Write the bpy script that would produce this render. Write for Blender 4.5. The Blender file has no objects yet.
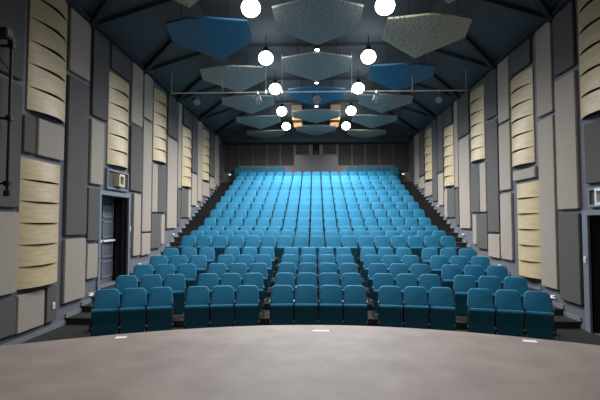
import bpy, bmesh, math, random
from mathutils import Vector, Matrix
random.seed(7)
S = bpy.context.scene
C = S.collection
PI = math.pi
R = math.radians

# ------------------------------------------------------------------ materials
def new_mat(name):
    m = bpy.data.materials.new(name)
    m.use_nodes = True
    nt = m.node_tree
    return m, nt, nt.nodes['Principled BSDF']

def mat(name, col, rough=0.6, metal=0.0, var=0.0, vscale=8.0, bump=0.0, bscale=200.0, spec=0.5, sheen=0.0):
    m, nt, b = new_mat(name)
    b.inputs['Base Color'].default_value = (*col, 1)
    b.inputs['Roughness'].default_value = rough
    b.inputs['Metallic'].default_value = metal
    b.inputs['Specular IOR Level'].default_value = spec
    if sheen:
        b.inputs['Sheen Weight'].default_value = sheen
        b.inputs['Sheen Roughness'].default_value = 0.5
    tc = nt.nodes.new('ShaderNodeTexCoord')
    if var:
        n = nt.nodes.new('ShaderNodeTexNoise')
        n.inputs['Scale'].default_value = vscale
        n.inputs['Detail'].default_value = 4
        nt.links.new(tc.outputs['Object'], n.inputs['Vector'])
        r = nt.nodes.new('ShaderNodeValToRGB')
        r.color_ramp.elements[0].position = 0.3
        r.color_ramp.elements[1].position = 0.7
        r.color_ramp.elements[0].color = (*[c * (1 - var) for c in col], 1)
        r.color_ramp.elements[1].color = (*[min(1, c * (1 + var)) for c in col], 1)
        nt.links.new(n.outputs['Fac'], r.inputs['Fac'])
        nt.links.new(r.outputs['Color'], b.inputs['Base Color'])
    if bump:
        n2 = nt.nodes.new('ShaderNodeTexNoise')
        n2.inputs['Scale'].default_value = bscale
        n2.inputs['Detail'].default_value = 3
        nt.links.new(tc.outputs['Object'], n2.inputs['Vector'])
        bp = nt.nodes.new('ShaderNodeBump')
        bp.inputs['Strength'].default_value = bump
        bp.inputs['Distance'].default_value = 0.01
        nt.links.new(n2.outputs['Fac'], bp.inputs['Height'])
        nt.links.new(bp.outputs['Normal'], b.inputs['Normal'])
    return m

def wood_mat(name, c0, c1):
    m, nt, b = new_mat(name)
    tc = nt.nodes.new('ShaderNodeTexCoord')
    mp = nt.nodes.new('ShaderNodeMapping')
    mp.inputs['Scale'].default_value = (2.0, 1.6, 14.0)
    nt.links.new(tc.outputs['Object'], mp.inputs['Vector'])
    n = nt.nodes.new('ShaderNodeTexNoise')
    n.inputs['Scale'].default_value = 1.6
    n.inputs['Detail'].default_value = 6
    n.inputs['Distortion'].default_value = 0.6
    nt.links.new(mp.outputs['Vector'], n.inputs['Vector'])
    r = nt.nodes.new('ShaderNodeValToRGB')
    r.color_ramp.elements[0].position = 0.3
    r.color_ramp.elements[1].position = 0.72
    r.color_ramp.elements[0].color = (*c0, 1)
    r.color_ramp.elements[1].color = (*c1, 1)
    nt.links.new(n.outputs['Fac'], r.inputs['Fac'])
    nt.links.new(r.outputs['Color'], b.inputs['Base Color'])
    b.inputs['Roughness'].default_value = 0.42
    return m

def perforated_mat(name, col, hole):
    m, nt, b = new_mat(name)
    tc = nt.nodes.new('ShaderNodeTexCoord')
    v = nt.nodes.new('ShaderNodeTexVoronoi')
    v.voronoi_dimensions = '2D'
    v.inputs['Scale'].default_value = 9.0
    nt.links.new(tc.outputs['Object'], v.inputs['Vector'])
    lt = nt.nodes.new('ShaderNodeMath'); lt.operation = 'LESS_THAN'
    nt.links.new(v.outputs['Distance'], lt.inputs[0])
    lt.inputs[1].default_value = 0.17
    mx = nt.nodes.new('ShaderNodeMix'); mx.data_type = 'RGBA'
    nt.links.new(lt.outputs[0], mx.inputs['Factor'])
    mx.inputs['A'].default_value = (*col, 1)
    mx.inputs['B'].default_value = (*hole, 1)
    nt.links.new(mx.outputs['Result'], b.inputs['Base Color'])
    b.inputs['Roughness'].default_value = 0.6
    return m

def emit_mat(name, col, strength):
    m, nt, b = new_mat(name)
    b.inputs['Base Color'].default_value = (*col, 1)
    b.inputs['Emission Color'].default_value = (*col, 1)
    b.inputs['Emission Strength'].default_value = strength
    return m

M = {}
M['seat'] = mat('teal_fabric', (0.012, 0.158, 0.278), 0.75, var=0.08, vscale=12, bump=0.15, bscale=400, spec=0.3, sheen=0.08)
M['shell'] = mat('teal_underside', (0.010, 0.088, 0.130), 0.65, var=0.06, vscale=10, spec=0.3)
M['iron'] = mat('black_steel', (0.012, 0.012, 0.013), 0.45, metal=0.3)
M['spot'] = mat('spotlight_grey', (0.13, 0.13, 0.135), 0.4, metal=0.3)
M['pipe'] = mat('light_pipe', (0.62, 0.62, 0.62), 0.35)
M['hinge'] = mat('hinge_grey', (0.26, 0.23, 0.21), 0.5)
M['chrome'] = mat('grey_metal', (0.42, 0.41, 0.40), 0.35, metal=0.9)
M['armpad'] = mat('arm_plastic', (0.03, 0.03, 0.032), 0.4)
M['charcoal'] = mat('charcoal_fabric', (0.102, 0.095, 0.093), 0.9, var=0.05, vscale=30, bump=0.2, bscale=300, spec=0.2)
M['taupe'] = mat('taupe_fabric', (0.325, 0.284, 0.245), 0.9, var=0.04, vscale=30, bump=0.2, bscale=300, spec=0.2)
M['wall'] = mat('blue_grey_paint', (0.115, 0.122, 0.146), 0.7, var=0.05, vscale=2, bump=0.05)
M['skirt'] = mat('pale_skirting', (0.165, 0.173, 0.20), 0.6)
M['birch'] = wood_mat('birch_plywood', (0.42, 0.322, 0.182), (0.57, 0.452, 0.272))
M['backing'] = mat('dark_backing', (0.03, 0.028, 0.026), 0.8)
M['carpet'] = mat('dark_carpet', (0.030, 0.028, 0.027), 0.95, var=0.25, vscale=40, bump=0.4, bscale=150, spec=0.15)
M['stage'] = mat('stage_boards', (0.250, 0.200, 0.176), 0.62, var=0.16, vscale=2.2, bump=0.05, bscale=60)
M['stageface'] = mat('stage_face', (0.03, 0.028, 0.028), 0.6)
M['ceil'] = mat('ceiling_paint', (0.054, 0.069, 0.082), 0.8, var=0.1, vscale=1.5)
M['beam'] = mat('black_beam', (0.031, 0.037, 0.044), 0.6)
M['cloud_blue'] = mat('blue_cloud', (0.012, 0.14, 0.27), 0.6, var=0.08)
M['cloud_grey'] = perforated_mat('grey_cloud', (0.36, 0.36, 0.34), (0.13, 0.13, 0.13))
M['cloud_beige'] = perforated_mat('beige_cloud', (0.50, 0.45, 0.32), (0.10, 0.09, 0.07))
M['cloud_plain'] = mat('grey_green_cloud', (0.26, 0.28, 0.25), 0.6, var=0.05)
M['lens'] = emit_mat('lamp_lens', (0.93, 0.97, 1.0), 17)
M['smalllens'] = emit_mat('downlight_lens', (1.0, 0.93, 0.82), 12)
M['steplens'] = emit_mat('step_light_lens', (0.85, 0.92, 1.0), 1.5)
M['white'] = mat('white_plastic', (0.75, 0.75, 0.74), 0.4)
M['tape'] = mat('white_tape', (0.85, 0.85, 0.83), 0.6)
M['door'] = mat('grey_door_paint', (0.10, 0.12, 0.15), 0.45)
M['frame'] = mat('door_frame_paint', (0.175, 0.19, 0.225), 0.5)
M['curtain'] = mat('black_curtain', (0.010, 0.010, 0.011), 0.9, spec=0.2)
M['backpanel'] = mat('brown_grey_cloth', (0.075, 0.067, 0.064), 0.9, var=0.08, vscale=20, bump=0.2, bscale=200)
M['booth'] = mat('booth_laminate', (0.036, 0.034, 0.036), 0.4)
M['glass'] = mat('booth_glass', (0.012, 0.013, 0.016), 0.08)
M['pale'] = mat('pale_band_paint', (0.26, 0.225, 0.21), 0.6)
M['hatch'] = mat('warm_lined_board', (0.62, 0.46, 0.30), 0.6)
M['cream'] = mat('cream_box', (0.62, 0.52, 0.34), 0.5)

# ------------------------------------------------------------------ helpers
def box(bm, x0, x1, y0, y1, z0, z1, bev=0.0, seg=2):
    r = bmesh.ops.create_cube(bm, size=1.0)
    vs = r['verts']
    bmesh.ops.transform(bm, matrix=Matrix.Translation(((x0+x1)/2, (y0+y1)/2, (z0+z1)/2)) @ Matrix.Diagonal((x1-x0, y1-y0, z1-z0, 1)), verts=vs)
    if bev:
        es = {e for v in vs for e in v.link_edges}
        bmesh.ops.bevel(bm, geom=list(es), offset=bev, segments=seg, affect='EDGES', clamp_overlap=True)
    return bm

def cyl(bm, p0, p1, r0, r1=None, n=12):
    p0 = Vector(p0); p1 = Vector(p1)
    d = p1 - p0
    q = d.to_track_quat('Z', 'Y').to_matrix().to_4x4()
    bmesh.ops.create_cone(bm, cap_ends=True, segments=n, radius1=r0, radius2=r0 if r1 is None else r1, depth=d.length,
                          matrix=Matrix.Translation((p0+p1)/2) @ q)
    return bm

def bar(bm, p0, p1, w, h):
    """rectangular beam between two points"""
    p0 = Vector(p0); p1 = Vector(p1)
    d = p1 - p0
    q = d.to_track_quat('X', 'Z').to_matrix().to_4x4()
    r = bmesh.ops.create_cube(bm, size=1.0)
    bmesh.ops.transform(bm, matrix=Matrix.Translation((p0+p1)/2) @ q @ Matrix.Diagonal((d.length, w, h, 1)), verts=r['verts'])
    return bm

def prism(bm, poly, z0, z1):
    """extrude an xy polygon between two heights"""
    a = [bm.verts.new((x, y, z0)) for x, y in poly]
    b = [bm.verts.new((x, y, z1)) for x, y in poly]
    n = len(poly)
    bm.faces.new(list(reversed(a))); bm.faces.new(b)
    for i in range(n):
        j = (i+1) % n
        bm.faces.new((a[i], a[j], b[j], b[i]))
    return bm

def obj(name, bm, m, parent=None, smooth=False, loc=None):
    bmesh.ops.recalc_face_normals(bm, faces=bm.faces)
    if smooth:
        for e in bm.edges:
            if len(e.link_faces) == 2 and e.calc_face_angle(0) > .6: e.smooth = False
    me = bpy.data.meshes.new(name)
    bm.to_mesh(me); bm.free()
    me.materials.append(m)
    if smooth:
        for p in me.polygons: p.use_smooth = True
    o = bpy.data.objects.new(name, me)
    C.objects.link(o)
    if loc: o.location = loc
    if parent: o.parent = parent
    return o

def thing(name, label, cat, loc=(0, 0, 0), rotz=0.0, group=None):
    o = bpy.data.objects.new(name, None)
    o.empty_display_size = 0.1
    C.objects.link(o)
    o.location = loc; o.rotation_euler = (0, 0, rotz)
    return tag(o, label, cat, group)

def tag(o, label, cat, group=None):
    o['label'] = label; o['category'] = cat
    if group: o['group'] = group
    return o

def struct(name, bm, m, smooth=False):
    o = obj(name, bm, m, None, smooth)
    o['kind'] = 'structure'
    return o

def dup(root, loc, rotz, label, group=None):
    r = root.copy(); C.objects.link(r)
    r.location = loc; r.rotation_euler = (0, 0, rotz); r['label'] = label
    if group: r['group'] = group
    for ch in list(root.children):
        c = ch.copy(); C.objects.link(c); c.parent = r
        for g in list(ch.children):
            d = g.copy(); C.objects.link(d); d.parent = c
    return r

ORD = ['zeroth', 'first', 'second', 'third', 'fourth', 'fifth', 'sixth', 'seventh', 'eighth', 'ninth', 'tenth',
       'eleventh', 'twelfth', 'thirteenth', 'fourteenth', 'fifteenth', 'sixteenth', 'seventeenth']

HW = 5.6          # half width of the hall
YB = 27.0         # rear wall
YS = -5.0         # rear of the stage
ZW = 7.15         # wall top

# ------------------------------------------------------------------ rows
ROWY = [9.40] + [9.45 + k for k in range(1, 18)]
ROWZ = [0, .14, .28, .42, .56, .88, 1.03, 1.18, 1.49, 1.835, 2.18, 2.515, 2.85, 3.19, 3.525, 3.85, 4.20, 4.57]
SAG = [.72, .64, .58, .5, .4]
def edge_y(k, x):
    y = ROWY[k] - .42
    if k < 5:
        y -= SAG[k] * (x / 4.2) ** 2
    return y

# ------------------------------------------------------------------ floor
bm = bmesh.new()
box(bm, -HW, HW, 4.5, YB, -.2, 0)
XA = 4.72
for k in range(1, 5):            # curved tiers
    xs = [-XA + 2 * XA * i / 24 for i in range(25)]
    poly = [(x, edge_y(k, x)) for x in xs] + [(XA, ROWY[5] - .42), (-XA, ROWY[5] - .42)]
    prism(bm, poly, ROWZ[k-1] - .001 * k, ROWZ[k])
for s in (-1, 1):                # side aisle steps beside the curved rows
    a, b = sorted((s * XA, s * HW))
    for y0, y1, z in ((9.88, 10.55, .14), (10.55, 11.05, .28), (11.05, 11.55, .42), (11.55, 13.35, .55), (13.35, 14.03, .72)):
        box(bm, a, b, y0, y1, -.01, z)
for k in range(5, 18):
    y1 = ROWY[k+1] - .42 if k < 17 else YB
    box(bm, -HW, HW, ROWY[k] - .42, y1, -.01, ROWZ[k])
    if k >= 8:                   # half steps in the side aisles
        for s in (-1, 1):
            a, b = sorted((s * 4.62, s * HW))
            box(bm, a, b, ROWY[k] - .92, ROWY[k] - .419, ROWZ[k-1] - .01, (ROWZ[k] + ROWZ[k-1]) / 2)
struct('floor', bm, M['carpet'])

# stage with a bowed front edge
bm = bmesh.new()
ex = [-5.6 + 11.2 * i / 32 for i in range(33)]
def stage_edge(x): return 7.36 - .082 * x * x + .0004 * x ** 4
poly = [(x, stage_edge(x)) for x in ex] + [(HW, YS), (-HW, YS)]
prism(bm, poly, .54, .60)
struct('stage_floor', bm, M['stage'])
bm = bmesh.new()
poly = [(x, stage_edge(x) - .05) for x in ex] + [(HW, YS), (-HW, YS)]
prism(bm, poly, -.2, .54)
struct('stage_base', bm, M['stageface'])

# ------------------------------------------------------------------ walls
bm = bmesh.new()
W2 = 6.6
box(bm, -W2, -HW, YS, 11.38, -.2, ZW)
box(bm, -W2, -HW, 13.10, YB, -.2, ZW)
box(bm, -W2, -HW, 11.38, 13.10, 2.97, ZW)
box(bm, -W2, -HW, 11.38, 13.10, -.2, .55)
box(bm, -W2, -6.04, 11.38, 13.10, .55, 2.97)
struct('wall_left', bm, M['wall'])
bm = bmesh.new()
box(bm, HW, W2, YS, 7.6, -.2, ZW)
box(bm, HW, W2, 9.5, YB, -.2, ZW)
box(bm, HW, W2, 7.6, 9.5, 2.40, ZW)
box(bm, 6.5, W2, 7.6, 9.5, -.2, 2.40)
box(bm, HW, 6.5, 7.6, 9.5, -.2, 0)
struct('wall_right', bm, M['wall'])
bm = bmesh.new()
box(bm, -W2, W2, YB, YB + .2, -.2, 9)
struct('wall_back', bm, M['pale'])
bm = bmesh.new()
box(bm, -W2, W2, YS - .2, YS, -.2, 9)
struct('wall_stage', bm, M['curtain'])

# ceiling: sloped sides, flat middle
XR, ZR = 3.1, 7.95
def ceil_z(x): return ZW + (ZR - ZW) * min(1, (HW - abs(x)) / (HW - XR))
bm = bmesh.new()
prof = [(-W2, ZW), (-HW, ZW), (-XR, ZR), (XR, ZR), (HW, ZW), (W2, ZW), (W2, 9), (-W2, 9)]
a = [bm.verts.new((x, YS - .2, z)) for x, z in prof]
b = [bm.verts.new((x, YB + .2, z)) for x, z in prof]
bm.faces.new(a); bm.faces.new(list(reversed(b)))
for i in range(len(prof)):
    j = (i+1) % len(prof)
    bm.faces.new((a[i], a[j], b[j], b[i]))
struct('ceiling', bm, M['ceil'])

# roof beams: one cross rafter per bay and two slanting braces at each end
for k, y in enumerate((7.3, 10.7, 14.1, 17.5, 20.9, 24.3)):
    bm = bmesh.new()
    d = .06
    bar(bm, (-HW, y, ZW - d), (-XR, y, ZR - d), .10, .12)
    bar(bm, (-XR, y, ZR - d), (XR, y, ZR - d), .10, .12)
    bar(bm, (XR, y, ZR - d), (HW, y, ZW - d), .10, .12)
    o = struct('roof_rafter', bm, M['beam'])
    for s in (-1, 1):
        bm = bmesh.new()
        bar(bm, (s * HW, y, ZW - .1), (s * 3.6, y - 1.95, ceil_z(3.6) - .05), .12, .14)
        struct('roof_brace', bm, M['beam'])
for s, nm in ((-1, 'left'), (1, 'right')):
    bm = bmesh.new()
    box(bm, min(s*HW, s*5.42), max(s*HW, s*5.42), YS, YB, ZW - .06, ZW + .12)
    struct('trim_1' if s < 0 else 'trim_2', bm, M['beam'])
# bulkhead in front of the rear wall
bm = bmesh.new()
box(bm, -HW, HW, 26.2, YB, 6.95, 8.2)
struct('trim_3', bm, M['ceil'])

# skirting that follows the aisle steps
for s, nm in ((-1, 'left'), (1, 'right')):
    bm = bmesh.new()
    segs = [(4.6, 9.88, 0), (9.88, 10.55, .14), (10.55, 11.05, .28)]
    if s < 0:
        segs += [(11.05, 11.30, .42), (13.2, 13.35, .55), (13.35, 14.03, .72)]
    else:
        segs = [(9.74, 9.88, 0), (9.88, 10.55, .14), (10.55, 11.05, .28), (11.05, 11.55, .42), (11.55, 13.35, .55), (13.35, 14.03, .72)]
    for k in range(5, 18):
        y1 = ROWY[k+1] - .42 if k < 17 else YB
        segs.append((ROWY[k] - .42, y1 - (.5 if 7 <= k < 17 else 0), ROWZ[k]))
        if 7 <= k < 17:
            segs.append((y1 - .5, y1, (ROWZ[k] + ROWZ[k+1]) / 2))
    for y0, y1, z in segs:
        a, b = sorted((s * HW, s * (HW - .03)))
        box(bm, a, b, y0, y1, z, z + .09)
    struct('baseboard_' + nm, bm, M['skirt'])

# ------------------------------------------------------------------ door on the left, doorway on the right
bm = bmesh.new()
for y0, y1, z0, z1 in ((11.28, 11.38, .55, 3.08), (13.10, 13.20, .55, 3.08), (11.38, 13.10, 2.97, 3.08)):
    box(bm, -HW - .05, -HW + .05, y0, y1, z0, z1)
o = struct('trim_4', bm, M['frame'])
bm = bmesh.new()
for y0, y1, z0, z1 in ((9.50, 9.68, 0, 2.5), (7.44, 7.6, 0, 2.5), (7.6, 9.5, 2.40, 2.5)):
    box(bm, HW - .05, HW + .05, y0, y1, z0, z1)
struct('trim_5', bm, M['frame'])
# double door at the rear of the left recess
for n, (y0, y1) in enumerate(((11.40, 12.235), (12.245, 13.08))):
    bm = bmesh.new()
    box(bm, -6.03, -5.985, y0, y1, .56, 2.95)
    d = struct('door_%d' % (n+1), bm, M['door'])
    for r in range(4):
        z0 = .70 + r * .56
        bm = bmesh.new()
        for (a0, a1, b0, b1) in ((y0+.09, y1-.09, z0, z0+.04), (y0+.09, y1-.09, z0+.42, z0+.46), (y0+.09, y0+.13, z0, z0+.46), (y1-.13, y1-.09, z0, z0+.46)):
            box(bm, -5.985, -5.962, a0, a1, b0, b1)
        obj('door_moulding', bm, M['frame'], d)
    bm = bmesh.new()
    box(bm, -5.93, -5.90, y0 + .03, y1 - .03, 1.70, 1.76, .008)
    box(bm, -5.985, -5.93, y0 + .05, y0 + .10, 1.70, 1.76)
    box(bm, -5.985, -5.93, y1 - .10, y1 - .05, 1.70, 1.76)
    obj('push_bar', bm, M['white'], d)

def curtain(loc, w, h, axis_x=True):
    bm = bmesh.new()
    n = 60
    front = []; back = []
    for i in range(n + 1):
        u = i / n
        off = .022 * math.sin(u * w / .085 * PI)
        front.append((u * w, off - .006)); back.append((u * w, off + .006))
    prism(bm, front + list(reversed(back)), 0, h)
    return obj('curtain', bm, M['curtain'], None, False, loc)
tag(curtain((-6.02, 13.03, .56), .42, 2.36), 'black curtain hanging at the far side of the panelled door recess', 'curtain')
tag(curtain((5.62, 9.44, .01), .85, 2.36), 'black curtain hanging in the dark doorway on the right wall', 'curtain')

# ------------------------------------------------------------------ fabric panels on the walls
TH = .075
def panel(side, y0, y1, z0, z1, tone, label):
    bm = bmesh.new()
    w, h = y1 - y0, z1 - z0
    box(bm, -TH/2, TH/2, -w/2, w/2, -h/2, h/2, .014, 2)
    o = obj('acoustic_panel', bm, M[tone], None, False, (side * (HW - TH/2 - .001), (y0+y1)/2, (z0+z1)/2))
    tag(o, label, 'wall panel', 'fabric panels on the %s wall' % ('left' if side < 0 else 'right'))

c, t = 'charcoal', 'taupe'
TOP = 7.08
# (column phrase, y0, y1, [(z0, z1, tone), ...] from top to bottom)
common_far = [
 ('first column past third slatted panel', 16.45, 17.62, [(5.52, TOP, c), (2.02, 5.42, t)]),
 ('second column past third slatted panel', 17.70, 18.16, [(3.63, TOP, t), (2.13, 3.55, c)]),
 ('first column past fourth slatted panel', 19.78, 20.62, [(4.50, TOP, c), (3.0, 4.42, t)]),
 ('first column past fifth slatted panel', 23.20, 24.25, [(4.7, TOP, c), (4.0, 4.62, t)]),
 ('second column past fifth slatted panel', 24.35, 25.4, [(4.3, TOP, t)]),
 ('third column past fifth slatted panel', 25.5, 26.3, [(4.9, TOP, c)]),
]
LEFT = [
 ('beside the black lighting pole', 7.30, 8.14, [(4.90, TOP, c), (2.52, 4.80, c), (.97, 2.44, t), (.22, .88, c)]),
 ('behind the stage edge', 6.2, 7.22, [(3.6, TOP, t), (1.9, 3.5, c), (.7, 1.8, t)]),
 ('first column past nearest slatted panels', 9.70, 10.60, [(5.66, TOP, t), (1.96, 5.54, c), (.48, 1.88, t)]),
 ('second column past nearest slatted panels', 10.70, 11.22, []),
 ('first column past second slatted panel', 13.22, 13.98, []),
 ('second column past second slatted panel', 14.06, 14.82, [(5.63, TOP, t), (1.95, 5.52, t), (1.2, 1.90, t)]),
 ('second column past fourth slatted panel', 20.72, 21.62, [(3.23, TOP, t)]),
] + common_far
RIGHT = [
 ('behind the stage edge', 6.2, 7.4, [(3.6, TOP, t), (1.9, 3.5, c), (.7, 1.8, t)]),
 ('first column past nearest slatted panel', 9.76, 10.58, [(5.65, TOP, c), (2.54, 5.54, t), (.50, 2.45, c)]),
 ('second column past nearest slatted panel', 10.68, 11.41, [(4.88, TOP, t), (.69, 4.78, t)]),
 ('first column past second slatted panel', 13.03, 13.80, [(5.25, TOP, t), (3.2, 5.16, t), (1.16, 3.1, t)]),
 ('second column past second slatted panel', 13.90, 14.80, [(5.57, TOP, c), (1.94, 5.46, c), (1.15, 1.88, t)]),
 ('second column past fourth slatted panel', 20.72, 21.62, [(3.24, TOP, c)]),
] + common_far
TIER = {1: [''], 2: ['upper', 'lower'], 3: ['upper', 'middle', 'lower'], 4: ['top', 'second from top', 'third from top', 'bottom']}
for side, sn, cols in ((-1, 'left', LEFT), (1, 'right', RIGHT)):
    for ph, y0, y1, ps in cols:
        for (z0, z1, tone), tr in zip(ps, TIER.get(len(ps), [])):
            lab = '%s fabric panel, %s wall, %s%s' % (tone, sn, ph, ', ' + tr if tr else '')
            panel(side, y0, y1, z0, z1, tone, lab)
L = -1
for y0, y1, z0, z1, tone, lab in (
  (10.76, 11.62, 4.90, TOP, c, 'charcoal fabric panel high above the left side of the panelled door recess'),
  (10.74, 11.40, 3.20, 4.80, t, 'taupe fabric panel left of the square cream box above the door recess'),
  (10.66, 11.22, 1.80, 3.10, c, 'charcoal fabric panel at upper left of the panelled door recess'),
  (10.66, 11.20, .88, 1.72, t, 'small taupe fabric panel at lower left of the panelled door recess'),
  (13.12, 13.95, 5.24, TOP, t, 'taupe fabric panel highest in the column right of the door recess'),
  (13.12, 14.0, 3.20, 5.16, c, 'charcoal fabric panel right of the square cream box, above the door recess'),
  (13.40, 13.95, 1.23, 3.12, t, 'narrow taupe fabric panel beside the right jamb of the door recess'),
  (8.20, 8.56, 3.58, 4.28, c, 'narrow charcoal fabric panel between the two nearest slatted panels, left wall'),
  (8.64, 9.56, 3.58, 4.32, t, 'wide taupe fabric panel between the two nearest slatted panels, left wall'),
  (8.17, 9.0, .20, .90, t, 'taupe fabric panel under the lowest slatted panel on the left wall'),
  (9.07, 9.42, .20, .92, c, 'narrow charcoal fabric panel with the light switch, left wall base')):
    panel(L, y0, y1, z0, z1, tone, lab)
for y0, y1, z0, z1, tone, lab in (
  (8.35, 9.48, 3.04, 4.28, c, 'charcoal fabric panel under the nearest slatted panel, right wall'),
  (11.60, 12.88, 3.40, 3.68, t, 'small wide taupe panel between two slatted panels on the right wall')):
    panel(1, y0, y1, z0, z1, tone, lab)
for s, sn in ((-1, 'left'), (1, 'right')):
    for y0, y1, z0, z1, tone, lab in (
      (11.72, 13.0, 6.40, TOP, c, 'charcoal fabric panel above the second slatted panel, %s wall'),
      (14.90, 15.44, 2.60, 4.24, t, 'taupe fabric panel, near half under the third slatted panel, %s wall'),
      (15.47, 16.34, 2.60, 4.24, c, 'charcoal fabric panel, far half under the third slatted panel, %s wall'),
      (14.86, 15.80, 1.36, 2.53, c, 'charcoal fabric panel in second tier under third slatted panel, %s wall'),
      (15.83, 16.20, 1.48, 2.53, t, 'narrow taupe fabric panel in second tier under third slatted panel, %s wall'),
      (18.2, 19.2, 2.45, 3.66, c, 'charcoal fabric panel under the fourth slatted panel, %s wall'),
      (19.22, 19.64, 2.45, 3.66, t, 'narrow taupe fabric panel under the fourth slatted panel, %s wall'),
      (18.4, 19.7, 6.34, TOP, c, 'charcoal fabric panel above the fourth slatted panel, %s wall'),
      (21.68, 23.1, 3.54, 4.24, t, 'taupe fabric panel under the fifth slatted panel, %s wall')):
        panel(s, y0, y1, z0, z1, tone, lab % sn)

# ------------------------------------------------------------------ curved plywood slat panels
def slat_mesh(w, h):
    bm = bmesh.new()
    n, m = 16, 6
    grid = []
    for j in range(m + 1):
        v = j / m
        row = []
        for i in range(n + 1):
            u = i / n
            bow = 1 - (2*u - 1) ** 2
            d = .030 + bow * (.165 - .055 * v)
            row.append(bm.verts.new((d, (u - .5) * w, v * (h - .025 * bow))))
        grid.append(row)
    for j in range(m):
        for i in range(n):
            bm.faces.new((grid[j][i], grid[j][i+1], grid[j+1][i+1], grid[j+1][i]))
    bmesh.ops.recalc_face_normals(bm, faces=bm.faces)
    bmesh.ops.solidify(bm, geom=list(bm.faces), thickness=.016)
    return bm
slat_cache = {}
def diffuser(side, yc, z0, w, nsl, sh, label):
    # local +x points into the hall; rotate for the right wall
    t_ = thing('slatted_wood_panel', label, 'wood wall panel', (side * (HW - .002), yc, z0), 0 if side < 0 else PI, 'curved plywood wall panels')
    bm = bmesh.new()
    box(bm, 0, .02, -w/2 + .02, w/2 - .02, .01, nsl * sh - .01)
    obj('backing', bm, M['backing'], t_)
    for e in (-1, 1):
        bm = bmesh.new()
        box(bm, 0, .032, e * w/2 - (.022 if e > 0 else 0), e * w/2 + (.022 if e < 0 else 0), .004, nsl * sh - .01)
        obj('edge_strip', bm, M['birch'], t_)
    for i in range(nsl):
        key = (w, sh)
        if key not in slat_cache:
            slat_cache[key] = obj('slat', slat_mesh(w, sh - .006), M['birch'], t_, True)
            o = slat_cache[key]
        else:
            o = slat_cache[key].copy(); C.objects.link(o); o.parent = t_
        o.location = (0, 0, i * sh)
for s, sn in ((-1, 'left'), (1, 'right')):
    diffuser(s, 8.98, 4.42, 1.30, 6, .452, 'curved plywood slat panel high on the %s wall nearest the stage' % sn)
    diffuser(s, 12.33, 3.80, 1.30, 6, .416, 'curved plywood slat panel, second along the %s wall%s' % (sn, ', above the door recess' if s < 0 else ', upper of two'))
    diffuser(s, 15.68, 4.37, 1.30, 6, .416, 'curved plywood slat panel, third along the %s wall' % sn)
    diffuser(s, 19.03, 3.76, 1.30, 6, .416, 'curved plywood slat panel, fourth along the %s wall' % sn)
    diffuser(s, 22.38, 4.34, 1.30, 6, .416, 'curved plywood slat panel, fifth along the %s wall, nearest the rear' % sn)
diffuser(-1, 8.84, 1.01, 1.30, 6, .412, 'curved plywood slat panel low on the left wall beside the stage')
diffuser(1, 12.08, .84, 1.30, 6, .412, 'curved plywood slat panel low on the right wall, lower of two')

# ------------------------------------------------------------------ framed boxes over the doorways, switches, step lights
def frame_box(side, y0, y1, z0, z1, label, inner_mat):
    yc, zc = (y0+y1)/2, (z0+z1)/2
    t_ = thing('framed_wall_box', label, 'wall box', (side * (HW - .001), yc, z0), 0 if side < 0 else PI)
    w, h = y1 - y0, z1 - z0
    bm = bmesh.new()
    for a0, a1, b0, b1 in ((-w/2, w/2, 0, .05), (-w/2, w/2, h-.05, h), (-w/2, -w/2+.05, .05, h-.05), (w/2-.05, w/2, .05, h-.05)):
        box(bm, 0, .07, a0, a1, b0, b1)
    obj('frame', bm, M['frame'], t_)
    bm = bmesh.new()
    box(bm, 0, .03, -w/2+.05, w/2-.05, .05, h-.05)
    obj('back_board', bm, M['charcoal'], t_)
    bm = bmesh.new()
    q, b = .17, .06
    for a0, a1, b0, b1 in ((-q, q, h/2-q, h/2-q+b), (-q, q, h/2+q-b, h/2+q), (-q, -q+b, h/2-q+b, h/2+q-b), (q-b, q, h/2-q+b, h/2+q-b)):
        box(bm, .03, .17, a0, a1, b0, b1)
    sq = obj('square_frame', bm, inner_mat, t_)
    bm = bmesh.new()
    box(bm, .03, .08, -q+b, q-b, h/2-q+b, h/2+q-b)
    obj('inner_panel', bm, M['backing'], sq)
frame_box(-1, 11.64, 12.98, 3.14, 3.68, 'framed wall recess with a square cream box above the left door', M['cream'])
frame_box(1, 8.30, 9.42, 2.56, 2.95, 'framed wall recess with a square white box above the right doorway', M['white'])

def switch(side, y, z, label, x=None):
    t_ = thing('light_switch', label, 'switch', (side * (HW - .002) if x is None else x, y, z), 0 if side < 0 else PI)
    bm = bmesh.new(); box(bm, 0, .018, -.045, .045, -.07, .07, .006)
    obj('cover_plate', bm, M['white'], t_)
    bm = bmesh.new(); box(bm, .018, .028, -.02, .02, -.035, .035, .004)
    obj('rocker', bm, M['white'], t_)
switch(-1, 9.30, .52, 'white light switch low on the left wall near the stage', -(HW - TH - .002))
switch(-1, 13.30, 2.06, 'white light switch right of the panelled door recess')
switch(1, 9.59, 1.48, 'white light switch on the frame of the dark right doorway', HW - .052)

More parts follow.
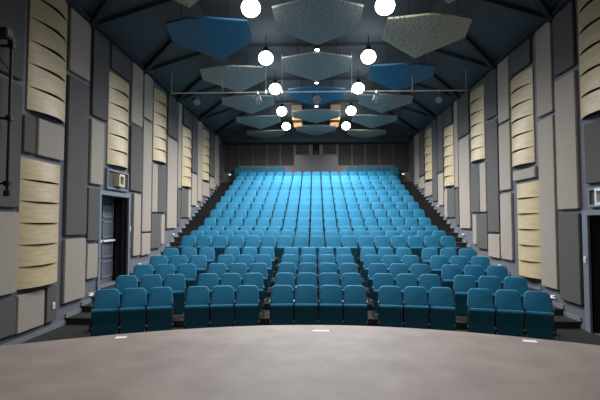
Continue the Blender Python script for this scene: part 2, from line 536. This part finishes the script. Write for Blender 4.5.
def step_light(side, y, z, label, big=1.0):
    t_ = thing('step_light', label, 'light', (side * (HW - .002), y, z), 0 if side < 0 else PI, 'step lights along the aisles')
    bm = bmesh.new(); box(bm, 0, .08, -.10*big, .10*big, -.035, .005, .006)
    obj('housing', bm, M['white'], t_)
    bm = bmesh.new(); box(bm, .02, .078, -.085*big, .085*big, -.046, -.035)
    obj('lens', bm, M['steplens'], t_)
for s, sn in ((-1, 'left'), (1, 'right')):
    for i, (y, z) in enumerate(((10.93, .52), (13.95, .97), (17.3, 1.82), (20.76, 3.03), (24.4, 4.28))):
        step_light(s, y, z, 'small white step light low on the %s wall, %s from the stage' % (sn, ORD[i+1]), .55)
    t_ = thing('step_light', 'small white step light on the rear wall at the %s corner' % sn, 'light', (s * 5.2, YB - .002, 5.12), -PI/2, 'step lights along the aisles')
    bm = bmesh.new(); box(bm, 0, .08, -.08, .08, -.04, .04, .008); obj('housing', bm, M['white'], t_)
    bm = bmesh.new(); box(bm, .08, .086, -.06, .06, -.028, .028); obj('lens', bm, M['steplens'], t_)

# ------------------------------------------------------------------ rear wall: cloth panels between pale ribs, control booth
ribs = [-5.55, -4.63, -3.79, -2.95, -2.16, -1.32]
ribs = ribs + [-x for x in reversed(ribs)]
i = 0
for a, b in zip(ribs[:-1], ribs[1:]):
    if a == -1.32: continue
    i += 1
    bm = bmesh.new()
    w = b - a - .07
    box(bm, -w/2, w/2, -.03, .03, -.66 if min(abs(a), abs(b)) < 4.5 else -1.08, .66, .008)
    o = obj('cloth_panel', bm, M['backpanel'], None, False, ((a+b)/2, YB - .031, 6.34))
    sn = 'left' if a < 0 else 'right'
    n = i if a < 0 else 11 - i
    tag(o, 'dark brown cloth panel on the rear wall, %s from the %s corner' % (ORD[n], sn), 'wall panel', 'cloth panels on the rear wall')
bt = thing('control_booth', 'grey control booth front in the middle of the rear wall', 'control booth', (0, 26.62, 4.47))
bm = bmesh.new(); box(bm, -1.27, 1.27, -.05, 0, 0, 1.76, .01)
obj('front_board', bm, M['booth'], bt)
bm = bmesh.new(); box(bm, -1.27, -1.22, 0, .37, 0, 1.70); box(bm, 1.22, 1.27, 0, .37, 0, 1.70); box(bm, -1.27, 1.27, -.06, .37, 1.76, 1.79)
obj('side_and_ledge', bm, M['booth'], bt)
for x0, x1, mm, nm in ((-1.2, -.42, 'backpanel', 'side_cloth'), (.42, 1.2, 'backpanel', 'side_cloth'), (-.2, .2, 'glass', 'window')):
    bm = bmesh.new(); box(bm, x0, x1, .33, .375, 1.80, 2.47)
    obj(nm, bm, M[mm], bt)

# ------------------------------------------------------------------ ceiling clouds
def cloud(poly, drop, loc, m, label):
    """folded acoustic plate: outline poly, crease on x = 0 lowered by drop"""
    t_ = thing('ceiling_cloud', label, 'ceiling panel', loc, 0, 'folded ceiling clouds')
    bm = bmesh.new()
    wmax = max(abs(x) for x, y in poly)
    def zz(x): return -drop * (1 - abs(x) / wmax)
    ys = [y for x, y in poly]
    low = min(p[1] for p in poly if abs(p[0]) < .3); high = max(p[1] for p in poly if abs(p[0]) < .3)
    for sg in (-1, 1):
        half = [p for p in poly if p[0] * sg > .001]
        half = sorted(half, key=lambda p: p[1])
        ring = [(0, low)] + half + [(0, high)]
        lo = [bm.verts.new((x, y, zz(x))) for x, y in ring]
        hi = [bm.verts.new((x, y, zz(x) + .05)) for x, y in ring]
        bm.faces.new(lo); bm.faces.new(list(reversed(hi)))
        for i in range(len(ring) - 1):
            bm.faces.new((lo[i], lo[i+1], hi[i+1], hi[i]))
    bmesh.ops.remove_doubles(bm, verts=bm.verts, dist=.0005)
    obj('plate', bm, m, t_)
    bm = bmesh.new()
    for x, y in ((-.6, -.5), (.6, -.5), (-.6, .5), (.6, .5)):
        cyl(bm, (x, y, zz(x) + .04), (x, y, ceil_z(loc[0] + x) - loc[2] - .002), .008, n=6)
    obj('hanger_rods', bm, M['iron'], t_)
hexc = [(-1.07, -.60), (0, -1.30), (1.07, -.60), (1.07, .62), (0, 1.40), (-1.07, .62)]
def side_poly(s):   # s: direction of the nearer wall
    return [(s * x, y) for x, y in [(0, -1.24), (.25, -1.20), (.90, -.78), (1.10, .38), (0, 1.55), (-1.15, .45), (-1.17, -.78), (-.25, -1.22)]]
ZC = 7.26
mids = [('plain', 7.55), ('cloud_grey', 10.88), ('cloud_grey', 14.12), ('cloud_blue', 17.4), ('cloud_plain', 20.75), ('cloud_plain', 24.0)]
for i, (mm, y) in enumerate(mids):
    if i == 0: continue
    nm = {'cloud_grey': 'perforated grey', 'cloud_blue': 'blue', 'cloud_plain': 'plain grey'}[mm]
    cloud(hexc, .10, (0, y, ZC), M[mm], '%s hexagonal ceiling panel on the centre line, %s from the stage' % (nm, ORD[i]))
for s, sn in ((-1, 'left'), (1, 'right')):
    cm = (['cloud_beige', 'cloud_blue', 'cloud_grey', 'cloud_plain', 'cloud_plain', 'cloud_plain'] if s < 0 else
          ['cloud_grey', 'cloud_beige', 'cloud_blue', 'cloud_plain', 'cloud_plain', 'cloud_beige'])
    for i, mm in enumerate(cm):
        nm = {'cloud_grey': 'grey', 'cloud_blue': 'blue', 'cloud_plain': 'grey-green', 'cloud_beige': 'perforated beige'}[mm]
        y = 8.40 + 3.37 * i
        cloud(side_poly(s), .14, (s * 2.92, y, ZC + .02), M[mm], '%s folded ceiling panel in the %s-hand row, %s from the stage' % (nm, sn, ORD[i+1]))

# ------------------------------------------------------------------ lamps
def spot(name, loc, energy, size=150, blend=.5, rad=.18, col=(.95, .98, 1.0), rot=(0, 0, 0)):
    l = bpy.data.lights.new(name, 'SPOT')
    l.energy = energy; l.spot_size = R(size); l.spot_blend = blend; l.shadow_soft_size = rad; l.color = col
    o = bpy.data.objects.new(name, l); C.objects.link(o)
    o.location = loc; o.rotation_euler = rot
    return o
def disc(name, loc, energy, rad=.2, col=(.96, .98, 1.0)):
    l = bpy.data.lights.new(name, 'AREA')
    l.shape = 'DISK'; l.size = 2 * rad; l.energy = energy; l.color = col
    o = bpy.data.objects.new(name, l); C.objects.link(o)
    o.location = loc
    return o
def high_bay(loc, label):
    t_ = thing('high_bay_lamp', label, 'lamp', loc, 0, 'bright ceiling lamps')
    bm = bmesh.new()
    cyl(bm, (0, 0, .19), (0, 0, .34), .12, .07, 24)
    obj('housing', bm, M['iron'], t_)
    bm = bmesh.new()
    bmesh.ops.create_uvsphere(bm, u_segments=24, v_segments=12, radius=.225)
    for v in bm.verts: v.co.z *= .9
    bmesh.ops.bisect_plane(bm, geom=list(bm.verts)+list(bm.edges)+list(bm.faces), plane_co=(0, 0, .20), plane_no=(0, 0, 1), clear_outer=True)
    obj('lens', bm, M['lens'], t_, True)
    bm = bmesh.new(); cyl(bm, (0, 0, .34), (0, 0, ceil_z(loc[0]) - loc[2] - .002), .012, n=8)
    obj('stem', bm, M['iron'], t_)
LE = [600, 1020, 1500, 1620, 1450]
LY = [10.25, 13.48, 16.68, 20.1, 23.3]
for s, sn in ((-1, 'left'), (1, 'right')):
    for i, y in enumerate(LY):
        high_bay((s * 1.56, y, 7.26), 'bright round ceiling lamp in the %s line, %s from the stage' % (sn, ORD[i+1]))
        spot('lamp_light', (s * 1.56, y, 7.02), LE[i], 165 if i < 1 else 172, 1.0)
    spot('lamp_light', (s * 1.56, 6.9, 7.04), 260, 165, 1.0)
    spot('stage_light', (s * 1.9, 2.4, 7.0), 330, 150, 1.0)
for i, y in enumerate((12.75, 15.85, 19.1, 22.1)):
    t_ = thing('ceiling_downlight', 'tiny white downlight on the centre line of the ceiling, %s from the stage' % ORD[i+1], 'lamp', (0, y, 7.22), 0, 'tiny centre downlights')
    bm = bmesh.new(); cyl(bm, (0, 0, .0), (0, 0, .14), .075, n=20); cyl(bm, (0, 0, .14), (0, 0, ZR - 7.222), .01, n=8)
    obj('housing', bm, M['iron'], t_)
    bm = bmesh.new(); cyl(bm, (0, 0, -.014), (0, 0, 0), .065, n=20)
    obj('lens', bm, M['smalllens'], t_)

# warm lit openings in the ceiling near the rear
for s, sn in ((-1, 'left'), (1, 'right')):
    t_ = thing('lighting_hatch', 'open ceiling hatch glowing warm inside, %s of the centre line' % sn, 'hatch', (s * .95, 22.8, 7.34))
    bm = bmesh.new()
    box(bm, -.24, -.21, -1.2, 1.2, 0, .6); box(bm, .21, .24, -1.2, 1.2, 0, .6)
    box(bm, -.21, .21, 1.16, 1.2, 0, .6); box(bm, -.21, .21, -1.2, -1.16, .0, .6)
    obj('hatch_lining', bm, M['hatch'], t_)
    bm = bmesh.new(); box(bm, -.24, .24, -.35, -.05, -.02, .05)
    obj('cross_board', bm, M['booth'], t_)
    l = bpy.data.lights.new('hatch_light', 'POINT'); l.energy = 12; l.color = (1, .72, .42); l.shadow_soft_size = .05
    for yy in (22.0, 23.4):
        o = bpy.data.objects.new('hatch_light', l); C.objects.link(o); o.location = (s * .95, yy, 7.70)

# ------------------------------------------------------------------ lighting bar
ZB = 6.65
lb = thing('lighting_bar', 'long thin lighting bar hung across the hall below the ceiling', 'lighting bar', (0, 15, ZB))
bm = bmesh.new(); cyl(bm, (-5.0, 0, 0), (5.05, 0, 0), .022, n=12)
obj('pipe', bm, M['pipe'], lb, True)
for x in (-4.95, -3.2, -1.72, -1.18, 1.18, 3.2, 4.98):
    bm = bmesh.new(); cyl(bm, (x, 0, .02), (x, 0, (.518 if abs(x) == 3.2 else ceil_z(x) - ZB - .002)), .011, n=8)
    w_ = obj('suspension_cable', bm, M['pipe'], lb)
    bm = bmesh.new(); box(bm, x-.03, x+.03, -.035, .035, -.05, .07, .008)
    obj('pipe_clamp', bm, M['chrome'], lb)
def spotlight(loc, label, yaw=0.0, tilt=.5):
    t_ = thing('stage_spotlight', label, 'spotlight', loc, yaw, 'spotlights on the lighting bar')
    bm = bmesh.new(); box(bm, -.022, .022, -.03, .03, -.07, .035, .006)
    obj('hook_clamp', bm, M['chrome'], t_)
    bm = bmesh.new()
    box(bm, -.15, .15, -.015, .015, -.09, -.07); box(bm, -.15, -.135, -.02, .02, -.30, -.08); box(bm, .135, .15, -.02, .02, -.30, -.08)
    obj('yoke', bm, M['iron'], t_)
    bm = bmesh.new()
    q = Matrix.Translation((0, 0, -.28)) @ Matrix.Rotation(tilt, 4, 'X')
    p = lambda a: q @ Vector(a)
    cyl(bm, p((0, .16, 0)), p((0, -.14, 0)), .115, .125, 18)
    cyl(bm, p((0, .22, 0)), p((0, .16, 0)), .07, .115, 18)
    b_ = obj('lamp_body', bm, M['spot'], t_)
    bm = bmesh.new(); cyl(bm, p((0, -.145, 0)), p((0, -.14, 0)), .105, n=18)
    obj('front_lens', bm, M['chrome'], b_)
for i, (x, ya, ti) in enumerate(((-4.1, .5, .5), (-2.0, .3, .8), (0, 0, .5), (2.0, -.3, .8), (4.1, -.5, .5))):
    pos = ['at the far left of', 'left of centre on', 'in the middle of', 'right of centre on', 'at the far right of'][i]
    spotlight((x, 15, ZB), 'black stage spotlight hanging %s the lighting bar' % pos, ya, ti)

# ------------------------------------------------------------------ black lighting pole on the left wall
lp = thing('lighting_pole', 'black vertical lighting pole fixed to the left wall beside the stage', 'pole', (-5.34, 7.52, 2.8))
bm = bmesh.new(); cyl(bm, (0, 0, 0), (0, 0, 2.60), .026, n=14)
obj('pipe', bm, M['iron'], lp, True)
for z in (.12, 1.25, 2.52):
    bm = bmesh.new(); box(bm, -.183, -.03, -.018, .018, z-.018, z+.018); box(bm, -.055, .055, -.05, .05, z-.045, z+.045, .012)
    obj('wall_bracket', bm, M['iron'], lp)
bm = bmesh.new(); cyl(bm, (0, 0, -.10), (0, 0, 0), .055, n=14)
obj('end_cap', bm, M['iron'], lp)
hd = thing('stage_spotlight', 'black stage spotlight clamped at the top of the wall lighting pole', 'spotlight', (-5.34, 7.52, 5.42))
bm = bmesh.new(); box(bm, -.05, .05, -.05, .05, -.06, .06, .01); box(bm, -.03, .03, -.22, -.05, -.02, .02)
obj('hook_clamp', bm, M['iron'], hd)
bm = bmesh.new(); box(bm, -.12, .16, -.36, -.18, -.07, .09, .02)
obj('lamp_body', bm, M['iron'], hd)
bm = bmesh.new()
pts = [(-.02, -.30, -.06), (-.05, -.28, -.25), (-.04, -.20, -.42), (-.01, -.10, -.5), (0, -.04, -.55)]
for a, b in zip(pts[:-1], pts[1:]): cyl(bm, a, b, .012, n=8)
obj('power_cable', bm, M['iron'], hd)

# ------------------------------------------------------------------ white marks on the stage
for x, y, w, d, rz, lab in ((-2.86, 6.47, .15, .10, .25, 'white tape mark on the stage near its left front edge'),
                        (.02, 6.96, .25, .07, 0, 'white tape strip on the stage at the front centre'),
                        (2.92, 6.46, .18, .11, -.2, 'white tape mark on the stage near its right front edge')):
    bm = bmesh.new(); box(bm, -w/2, w/2, -d/2, d/2, 0, .004)
    o = obj('tape_mark', bm, M['tape'], None, False, (x, y, .6005)); o.rotation_euler.z = rz
    tag(o, lab, 'tape mark')

# ------------------------------------------------------------------ seats
def rounded_plate(wt, wb, z0, z1, r, y_of, thick, nseg=7):
    """upright cushion, facing -y, rounded top corners, width wb below and wt above"""
    pts = [(-wb/2 + .015, z0), (wb/2 - .015, z0), (wb/2, z0 + .02), (wb/2 + .002, z0 + .17), (wb/2 - .004, z0 + .28)]
    for i in range(nseg + 1):
        a = i / nseg * PI / 2
        pts.append((wt/2 - r + r * math.cos(a), z1 - r + r * math.sin(a)))
    for i in range(nseg + 1):
        a = PI/2 + i / nseg * PI / 2
        pts.append((-wt/2 + r + r * math.cos(a), z1 - r + r * math.sin(a)))
    pts += [(-wb/2 + .004, z0 + .28), (-wb/2 - .002, z0 + .17), (-wb/2, z0 + .02)]
    bm = bmesh.new()
    n = len(pts)
    cz = (z0 + z1) / 2
    def ring(s, dy):
        return [bm.verts.new((x * s, y_of(z) + dy, cz + (z - cz) * (1 - (1 - s) * 1.0))) for x, z in pts]
    rs = [ring(.93, -thick/2), ring(.985, -thick/2 + .012), ring(1.0, -thick/2 + .03), ring(1.0, thick/2 - .02), ring(.96, thick/2)]
    bm.faces.new(rs[0]); bm.faces.new(list(reversed(rs[-1])))
    for a, b in zip(rs[:-1], rs[1:]):
        for i in range(n):
            j = (i+1) % n
            bm.faces.new((a[i], a[j], b[j], b[i]))
    return bm

def make_seat():
    t_ = thing('theatre_seat', 'x', 'seat')
    yb = lambda z: .05 + (z - .4) * .20
    bm = rounded_plate(.445, .486,   .40, .935, .10, yb, .09)
    obj('backrest', bm, M['seat'], t_, True)
    # folded seat: cushion with its front lip uppermost, narrower towards the hinge
    def folded(prof, hw_top, hw_bot):
        bm = bmesh.new()
        def hw(z):
            u = max(0, min(1, (z - .07) / .5))
            return hw_bot + (hw_top - hw_bot) * min(1, u * 1.5)
        a = [bm.verts.new((-hw(z), y, z)) for y, z in prof]; b = [bm.verts.new((hw(z), y, z)) for y, z in prof]
        bm.faces.new(a); bm.faces.new(list(reversed(b)))
        for i in range(len(prof)):
            j = (i+1) % len(prof)
            bm.faces.new((a[i], a[j], b[j], b[i]))
        bmesh.ops.recalc_face_normals(bm, faces=bm.faces)
        return bm
    bm = folded([(-.150, .560), (-.140, .585), (-.115, .595), (-.075, .588), (-.055, .55), (-.02, .14), (-.05, .11), (-.07, .13), (-.09, .30)], .239, .205)
    obj('seat', bm, M['seat'], t_)
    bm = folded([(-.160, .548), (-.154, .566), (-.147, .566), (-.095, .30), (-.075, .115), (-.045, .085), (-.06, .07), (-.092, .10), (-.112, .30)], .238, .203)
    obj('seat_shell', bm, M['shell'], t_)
    for s in (-1, 1):
        bm = bmesh.new()
        x = s * .2425
        box(bm, x-.008, x+.008, -.05, .06, .02, .62, .003)
        box(bm, x-.008, x+.008, -.14, .14, 0, .022, .003)
        box(bm, x-.008, x+.008, -.06, .05, .20, .26)
        lg = obj('leg', bm, M['iron'], t_)
        bm = bmesh.new()
        box(bm, x-.0085, x+.0085, -.10, .07, .205, .245, .004)
        obj('hinge', bm, M['hinge'], lg)
        bm = bmesh.new()
        box(bm, x-.008, x+.008, -.19, .07, .615, .645, .004)
        obj('armrest', bm, M['armpad'], t_)
    return t_

proto = make_seat()
used = [False]
def place(x, y, z, rz, label, group):
    if not used[0]:
        used[0] = True
        proto.location = (x, y, z); proto.rotation_euler = (0, 0, rz); proto['label'] = label; proto['group'] = group
    else:
        dup(proto, (x, y, z), rz, label, group)

P = .523
CP = [.503, .513, .517, .515, .517]   # seat spacing in the curved rows
blocks = ['middle', 'middle', 'inner', 'inner', 'inner', 'outer', 'outer', 'outer']
for k in range(5):
    sg = SAG[k]
    pos = []
    p = CP[k]
    half = [p*.5, p*1.5] + [2*p + .21 + p * (i + .5) for i in range(3)] + [5*p + .43 + p * (i + .5) for i in range(3)]
    for s_ in half:
        x = 0.0; acc = 0.0
        while acc < s_:
            sl = -2 * sg * x / 4.2 ** 2
            x += .005; acc += .005 * math.sqrt(1 + sl * sl)
        pos.append(x)
    allx = [-x for x in reversed(pos)] + pos
    rn = 'front curved row' if k == 0 else '%s curved row from the stage' % ORD[k+1]
    for i, x in enumerate(allx):
        y = ROWY[k] - sg * (x / 4.2) ** 2
        th = math.atan(-2 * sg * x / 4.2 ** 2)
        place(x, y, ROWZ[k], th, 'teal folded theatre seat, %s from the left in the %s' % (ORD[i+1], rn), 'seats in the %s' % rn)
for k in range(5, 17):
    rn = '%s straight row' % ORD[k-4]
    for i in range(17):
        place((i - 8) * P, ROWY[k], ROWZ[k], 0, 'teal folded theatre seat, %s from the left in the %s' % (ORD[i+1], rn), 'seats in the %s' % rn)
for s, sn in ((-1, 'left'), (1, 'right')):
    for i in range(6):
        place(s * (4.62 - i * .51), ROWY[17], ROWZ[17], 0, 'teal folded seat in the rearmost short row, %s from the %s aisle' % (ORD[i+1], sn), 'seats in the rearmost row')

# ------------------------------------------------------------------ camera, world, view
cam = bpy.data.cameras.new('camera')
cam.sensor_width = 36; cam.lens = 27.0
co = bpy.data.objects.new('camera', cam); C.objects.link(co)
co.location = (-.07, 0, 2.26); co.rotation_euler = (R(92.8), 0, R(1.9))
S.camera = co
w = bpy.data.worlds.new('world'); S.world = w; w.use_nodes = True
w.node_tree.nodes['Background'].inputs['Color'].default_value = (.5, .6, .8, 1)
w.node_tree.nodes['Background'].inputs['Strength'].default_value = 0.02
S.view_settings.view_transform = 'Standard'
S.view_settings.look = 'None'
S.view_settings.exposure = 0.0
S.view_settings.gamma = 1.0
S.view_settings.use_curve_mapping = False
